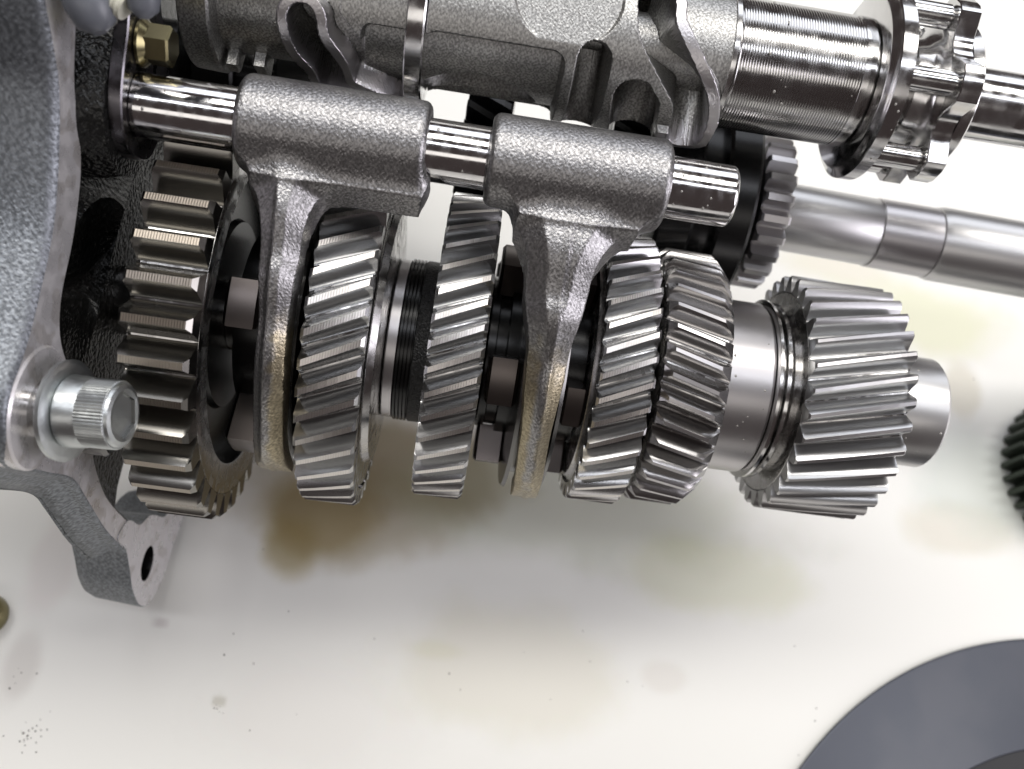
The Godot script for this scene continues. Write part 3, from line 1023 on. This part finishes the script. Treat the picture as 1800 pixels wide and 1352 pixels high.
func bolts() -> void:
	# socket-head bolt in the case's boss
	var cy := 281.0
	var cz := 284.0
	var o := thing("socket_bolt", "knurled socket-head bolt with wide washer in the case corner", "bolt", Vector3(CASE_X, cy, cz))
	part("spacer", lathed([Vector2(CASE_X + 2, 39), Vector2(CASE_X + 36, 39)], 56, cy, cz), M.bright, o)
	part("washer", lathed([Vector2(CASE_X + 34, 30), Vector2(CASE_X + 34, 60), Vector2(CASE_X + 36, 67), Vector2(CASE_X + 43, 68), Vector2(CASE_X + 44, 64), Vector2(CASE_X + 45, 60), Vector2(CASE_X + 45, 30)], 72, cy, cz), M.zinc, o)
	part("neck", lathed([Vector2(CASE_X + 45.5, 30), Vector2(CASE_X + 45.5, 47), Vector2(CASE_X + 48, 49), Vector2(CASE_X + 72, 47), Vector2(CASE_X + 76, 44)], 56, cy, cz), M.zinc, o)
	var kn := PackedVector2Array()
	for k in 132:
		var a := TAU * k / 132.0
		kn.append(Vector2(cy, cz) + Vector2(cos(a), sin(a)) * (46.0 if k % 2 else 45.1))
	var g := Geo.new()
	g.prism(kn, CASE_X + 74, CASE_X + 114, 1.2, 5.0)
	part("head", g, M.zinc, o)
	# rim of the head and the hexagon sunk into it
	var rim := Geo.new()
	var rows := []
	for st in [[0, 44.0, 112.0], [0, 41.0, 118.0], [0, 35.0, 120.0], [1, 29.0, 119.0], [1, 28.5, 88.0], [1, 0.5, 80.0]]:
		var row := PackedVector3Array()
		for k in 72:
			var a := TAU * k / 72.0
			var r: float = st[1]
			if st[0] == 1:
				var w := fposmod(a, PI / 3.0) - PI / 6.0
				r = r * 0.95 / cos(w)
			row.append(Vector3(CASE_X + st[2], cy + r * cos(a), cz + r * sin(a)))
		rows.append(row)
	var walls := Geo.new()
	for k in rows.size() - 1:
		for j in 72:
			var e := (j + 1) % 72
			(rim if k < 3 else walls).face(rows[k][j], rows[k][e], rows[k + 1][e], rows[k + 1][j], Vector3(1, 0, 0) if k != 3 else Vector3(0, cy, cz) - Vector3(0, rows[k][j].y, rows[k][j].z))
	part("head_rim", rim, M.zinc, o)
	part("hex_socket", walls, M.dark, o)  # darker steel than the head: the recess's shade is in the colour
	o.rotation = Vector3(0, 0, 0.17)

	# retaining plate at the left end of the rod
	var px := -488.0
	var pl := thing("retaining_plate", "dull grey retaining plate at the left end of the fork rod", "plate", Vector3(px, ROD_Y, ROD_Z))
	g = Geo.new()
	g.prism(curve([Vector2(310, -92), Vector2(350, -76), Vector2(392, -80), Vector2(428, -108), Vector2(452, -150), Vector2(472, -196), Vector2(520, -260), Vector2(560, -330), Vector2(520, -370), Vector2(440, -330), Vector2(390, -290), Vector2(320, -270), Vector2(280, -215), Vector2(276, -160), Vector2(286, -115)], 5, true), px - 12, px + 8, 2.0)
	part("sheet", g, M.plate, pl)
	# its bolt
	var by := 424.0
	var bz := -207.0
	var hb := thing("hex_bolt", "small olive-yellow hex flange bolt on the retaining plate", "bolt", Vector3(px, by, bz))
	part("flange", lathed([Vector2(px + 8.3, 10), Vector2(px + 8.3, 31), Vector2(px + 10, 33), Vector2(px + 14, 33), Vector2(px + 18, 29), Vector2(px + 22, 25)], 56, by, bz), M.brass, hb)
	var hex := PackedVector2Array()
	for k in 6:
		var a := TAU * (k + 0.35) / 6.0
		hex.append(Vector2(by + 28 * cos(a), bz + 28 * sin(a)))
	g = Geo.new()
	g.prism(hex, px + 14, px + 52, 3.0, 5.0)
	part("head", g, M.brass, hb)

	# hose and ribbed sleeve that hang in at the top left
	var hose := thing("hose_clip", "grey rubber hose lobes with a cream ribbed sleeve, top left", "hose", Vector3(-470, 560, -170))
	g = Geo.new()
	g.tube([Vector3(-535, 600, -240), Vector3(-512, 580, -188), Vector3(-490, 558, -150), Vector3(-480, 546, -130), Vector3(-476, 542, -122)], [26, 30, 31, 24, 8])
	part("lobe", g, M.rubber, hose)
	g = Geo.new()
	g.tube([Vector3(-436, 600, -220), Vector3(-430, 570, -176), Vector3(-428, 556, -154), Vector3(-427, 550, -146)], [20, 22, 18, 6])
	part("lobe", g, M.rubber, hose)
	var path := []
	var rad := []
	for k in 61:
		var s := k / 60.0
		path.append(Vector3(-535, 575, -196).lerp(Vector3(-448, 556, -172), s) + Vector3(0, 0, 4 + 14 * s))
		rad.append(17.0 + 1.6 * sin(k * PI / 2.0))
	g = Geo.new()
	g.tube(path, rad, 24)
	part("ribbed_sleeve", g, M.cream, hose)


# ------------------------------------------------------------------ bench and loose pieces
func bench() -> void:
	var size := 1024
	var im := Image.create(size, size, false, Image.FORMAT_RGBA8)
	im.fill(grey(0.82, Color(1.0, 0.985, 0.93)))
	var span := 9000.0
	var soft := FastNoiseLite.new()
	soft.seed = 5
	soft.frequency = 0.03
	# stains of oil and coolant, with the gears' shade painted in brown and olive: x, z, half width, half depth, colour, strength
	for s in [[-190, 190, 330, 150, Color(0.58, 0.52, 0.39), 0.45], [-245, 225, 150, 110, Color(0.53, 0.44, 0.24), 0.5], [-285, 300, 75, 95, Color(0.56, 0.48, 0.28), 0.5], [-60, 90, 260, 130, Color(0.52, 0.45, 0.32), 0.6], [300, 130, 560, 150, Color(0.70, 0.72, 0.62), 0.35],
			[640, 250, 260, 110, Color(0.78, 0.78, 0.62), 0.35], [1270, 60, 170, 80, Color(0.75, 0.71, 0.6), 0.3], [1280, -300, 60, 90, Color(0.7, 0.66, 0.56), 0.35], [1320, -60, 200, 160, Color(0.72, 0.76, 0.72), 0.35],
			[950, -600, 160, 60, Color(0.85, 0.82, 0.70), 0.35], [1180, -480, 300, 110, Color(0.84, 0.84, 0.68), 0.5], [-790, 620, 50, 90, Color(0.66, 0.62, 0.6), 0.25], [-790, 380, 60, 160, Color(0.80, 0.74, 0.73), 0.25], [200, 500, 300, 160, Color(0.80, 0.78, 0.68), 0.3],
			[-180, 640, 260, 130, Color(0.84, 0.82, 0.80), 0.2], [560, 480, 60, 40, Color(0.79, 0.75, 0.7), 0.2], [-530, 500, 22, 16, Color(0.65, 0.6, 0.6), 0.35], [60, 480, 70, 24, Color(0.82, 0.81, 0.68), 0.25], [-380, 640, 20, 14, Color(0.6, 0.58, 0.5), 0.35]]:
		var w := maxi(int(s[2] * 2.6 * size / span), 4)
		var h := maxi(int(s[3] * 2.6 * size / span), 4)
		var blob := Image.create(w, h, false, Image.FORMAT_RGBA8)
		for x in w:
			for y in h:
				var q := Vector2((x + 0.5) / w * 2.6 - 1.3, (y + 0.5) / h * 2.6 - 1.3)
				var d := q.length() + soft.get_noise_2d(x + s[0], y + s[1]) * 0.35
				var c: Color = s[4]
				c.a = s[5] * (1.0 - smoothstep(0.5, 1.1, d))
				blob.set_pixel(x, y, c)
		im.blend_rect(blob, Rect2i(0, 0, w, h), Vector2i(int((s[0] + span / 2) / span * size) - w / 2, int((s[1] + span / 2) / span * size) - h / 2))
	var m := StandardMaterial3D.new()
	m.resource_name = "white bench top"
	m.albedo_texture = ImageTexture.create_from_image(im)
	m.roughness = 0.38
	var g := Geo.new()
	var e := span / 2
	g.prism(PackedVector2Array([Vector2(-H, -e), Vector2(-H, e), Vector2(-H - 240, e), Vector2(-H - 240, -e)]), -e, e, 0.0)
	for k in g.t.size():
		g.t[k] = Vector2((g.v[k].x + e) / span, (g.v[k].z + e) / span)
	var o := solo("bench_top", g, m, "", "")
	o.set_meta("kind", "structure")

	# dark round plate at the lower right
	var dp := thing("round_plate", "dark blue-grey round steel plate lying on the bench, lower right", "plate", Vector3(1528, -H, 1118))
	g = Geo.new()
	lathe_up(g, [Vector2(2, 826), Vector2(9, 831), Vector2(11, 829), Vector2(12, 824), Vector2(13, 608), Vector2(15, 605), Vector2(15, 601), Vector2(12, 598)], 160)
	part("ring", g, M.disc, dp, true)
	g = Geo.new()
	lathe_up(g, [Vector2(9, 600), Vector2(7, 300), Vector2(7, 0)], 120)
	part("centre", g, M.disc_dark, dp, true)

	# gear lying on the bench at the right edge
	var lg := thing("loose_gear", "green-black toothed gear lying on the bench at the right edge", "gear", Vector3(1572, -H, -115))
	g = Geo.new()
	lathe_up(g, [Vector2(1, 176), Vector2(92, 176), Vector2(96, 170), Vector2(96, 70), Vector2(60, 66), Vector2(60, 0)], 72)
	part("body", g, M.green, lg, true)
	var tg := Geo.new()
	var prof := PackedVector2Array([Vector2(172, -15), Vector2(190, -11), Vector2(204, -5), Vector2(204, 5), Vector2(190, 11), Vector2(172, 15)])
	tg.prism(prof, 4, 90, 3.0)
	var tm := mesh_of([tg], [M.green])
	for k in 36:
		var t := MeshInstance3D.new()
		t.name = "tooth"
		t.mesh = tm
		# the prism runs along x with its outline in (y, z): stand it up
		t.basis = Basis(Vector3.UP, TAU * k / 36.0) * Basis(Vector3.UP, Vector3.RIGHT, Vector3.FORWARD)
		lg.add_child(t, true)

	# brass bush at the left edge
	var bb := thing("brass_bush", "small brass bush lying on the bench at the left edge", "bush", Vector3(-884, -H, 518))
	g = Geo.new()
	lathe_up(g, [Vector2(0, 42), Vector2(34, 42), Vector2(40, 38), Vector2(40, 24), Vector2(30, 22), Vector2(2, 22)], 48)
	part("shell", g, M.brass, bb, true)

	# beads of oil on the bright turned surfaces: x from, x to, axis y, axis z, radius, how many
	rng.seed = 31
	var beads := Geo.new()
	for q in [[-70, 8, ROD_Y, ROD_Z, 44.5, 6], [272, 364, ROD_Y, ROD_Z, 44.5, 13], [-470, -340, ROD_Y, ROD_Z, 44.5, 5], [442, 518, 0, 0, 152, 12], [748, 846, 0, 0, 99.5, 7], [590, 609, DRUM_Y, DRUM_Z, 150, 8], [364, 552, DRUM_Y, DRUM_Z, 101, 12]]:
		for k in q[5]:
			var a := deg_to_rad(rng.randf_range(-38.0, 88.0))
			var n := Vector3(0, cos(a), sin(a))
			var r := rng.randf_range(0.9, 2.4)
			var at: Vector3 = Vector3(rng.randf_range(q[0], q[1]), q[2], q[3]) + n * q[4]
			var rows := []
			for j in 4:
				var row := PackedVector3Array()
				var w := r * cos(j * PI / 6.2)
				for i in 8:
					row.append(at + (Vector3.RIGHT * cos(TAU * i / 8) + n.cross(Vector3.RIGHT) * sin(TAU * i / 8) * 1.2) * w + n * (r * 0.6 * sin(j * PI / 6.2) - 0.1))
				rows.append(row)
			beads.sheet(rows, true, false)
	var drops := solo("oil_beads", beads, M.oil, "", "")
	drops.set_meta("kind", "stuff")
	drops.set_meta("label", "tiny clear beads of oil on the bright rod, collar and drum")
	drops.set_meta("category", "oil")

	# swarf and dust
	rng.seed = 77
	var sp := Geo.new()
	var spots := [[-740, 735, 34, 24], [-785, 630, 40, 6], [-386, 645, 22, 7], [200, 640, 300, 7], [-300, 700, 160, 4], [600, 480, 400, 6], [-400, 500, 400, 5], [1150, -350, 300, 6], [900, 420, 250, 3]]
	for s in spots:
		for k in s[3]:
			var c := Vector3(s[0] + rng.randfn() * s[2] * 0.5, -H, s[1] + rng.randfn() * minf(s[2] * 0.5, 90.0))
			var r := rng.randf_range(1.0, 2.6)
			var a := rng.randf() * TAU
			var p := []
			for q in 4:
				var b := a + q * PI / 2 + rng.randf_range(-0.4, 0.4)
				p.append(c + Vector3(cos(b), 0, sin(b)) * r * rng.randf_range(0.6, 1.4))
			var top := c + Vector3(0, r * 0.8, 0)
			for q in 4:
				sp.face(p[q], p[(q + 1) % 4], top, null, (p[q] - c) + Vector3(0, 0.5, 0))
	var dust := solo("swarf", sp, M.dog, "", "")
	dust.set_meta("kind", "stuff")
	dust.set_meta("label", "fine dark swarf specks scattered on the white bench")
	dust.set_meta("category", "swarf")


# turned body about the vertical: profile of Vector2(height, radius)
func lathe_up(g: Geo, profile: Array, seg: int) -> void:
	var tmp := Geo.new()
	tmp.lathe(profile, seg)
	var k := g.v.size()
	for q in tmp.v.size():
		g.vert(Vector3(tmp.v[q].z, tmp.v[q].x, tmp.v[q].y), Vector3(tmp.n[q].z, tmp.n[q].x, tmp.n[q].y), tmp.t[q])
	for q in tmp.i:
		g.i.append(k + q)


# ------------------------------------------------------------------ scene
func _ready() -> void:
	rng.seed = 1
	var cam := Camera3D.new()
	cam.name = "camera"
	add_child(cam)
	cam.fov = rad_to_deg(2.0 * atan(676.0 / 1600.0))
	cam.near = 0.01
	cam.far = 20.0
	var phi := deg_to_rad(8.0)
	var psi := deg_to_rad(3.6)
	var th := deg_to_rad(20.0)
	# the gearbox's x and up axes as the camera sees them (right, down, ahead)
	var ax := Vector3(cos(psi) * cos(phi), cos(psi) * sin(phi), sin(psi))
	var up := Vector3(sin(th) * sin(phi), -sin(th) * cos(phi), -cos(th))
	up = (up - ax * up.dot(ax)).normalized()
	var az := ax.cross(up)
	var right := Vector3(ax.x, up.x, az.x)
	var down := Vector3(ax.y, up.y, az.y)
	var ahead := Vector3(ax.z, up.z, az.z)
	cam.basis = Basis(right, -down, -ahead)
	cam.position = (right * 100.0 + down * 67.0 - ahead * 1600.0 + Vector3(0, H, 0)) * U
	var lens := CameraAttributesPhysical.new()
	lens.frustum_focal_length = 28.4
	lens.frustum_focus_distance = 1370.0 * U
	lens.exposure_aperture = 15.0
	cam.attributes = lens
	cam.current = true

	var we := WorldEnvironment.new()
	we.name = "environment"
	var env := Environment.new()
	env.background_mode = Environment.BG_COLOR
	env.background_color = Color(0.05, 0.040, 0.039).linear_to_srgb()
	env.tonemap_mode = Environment.TONE_MAPPER_LINEAR
	env.tonemap_exposure = 1.14
	env.sdfgi_enabled = true
	env.ssao_enabled = true
	env.ssil_enabled = true
	we.environment = env
	add_child(we)
	lamp("tube_lamp", Vector3(0.02, 0.85, -0.27), Vector2(1.3, 0.20), 0.62, Color(1.0, 0.99, 0.975))
	lamp("tube_lamp", Vector3(0.05, 0.85, 0.07), Vector2(1.3, 0.07), 0.16, Color(0.96, 0.97, 1.0))
	lamp("soft_light", Vector3(0.15, 0.72, -0.85), Vector2(1.5, 0.40), 0.4, Color(0.95, 0.965, 1.0))
	lamp("soft_light", Vector3(-0.15, 0.85, 0.70), Vector2(1.4, 0.24), 0.13, Color(1.0, 0.98, 0.96))  # added front fill, lifts the bench and the lower teeth
	lamp("side_fill", Vector3(0.80, 0.34, 0.12), Vector2(0.5, 0.4), 0.30, Color(0.98, 0.965, 1.0))  # added fill with no known source, brightens faces turned right

	materials()
	bench()
	case_half()
	gears()
	input_shaft()
	deep_shaft()
	drum()
	forks()
	bolts()


func lamp(called: String, at: Vector3, size: Vector2, energy: float, tint: Color) -> void:
	var l := AreaLight3D.new()
	l.name = numbered(called)
	l.area_size = size
	l.light_energy = energy
	l.light_color = tint
	l.shadow_enabled = true
	l.area_range = 6.0
	l.area_normalize_energy = true
	add_child(l)
	l.look_at_from_position(at, Vector3(0.0, 0.03, 0.0), Vector3(0, 0, -1))
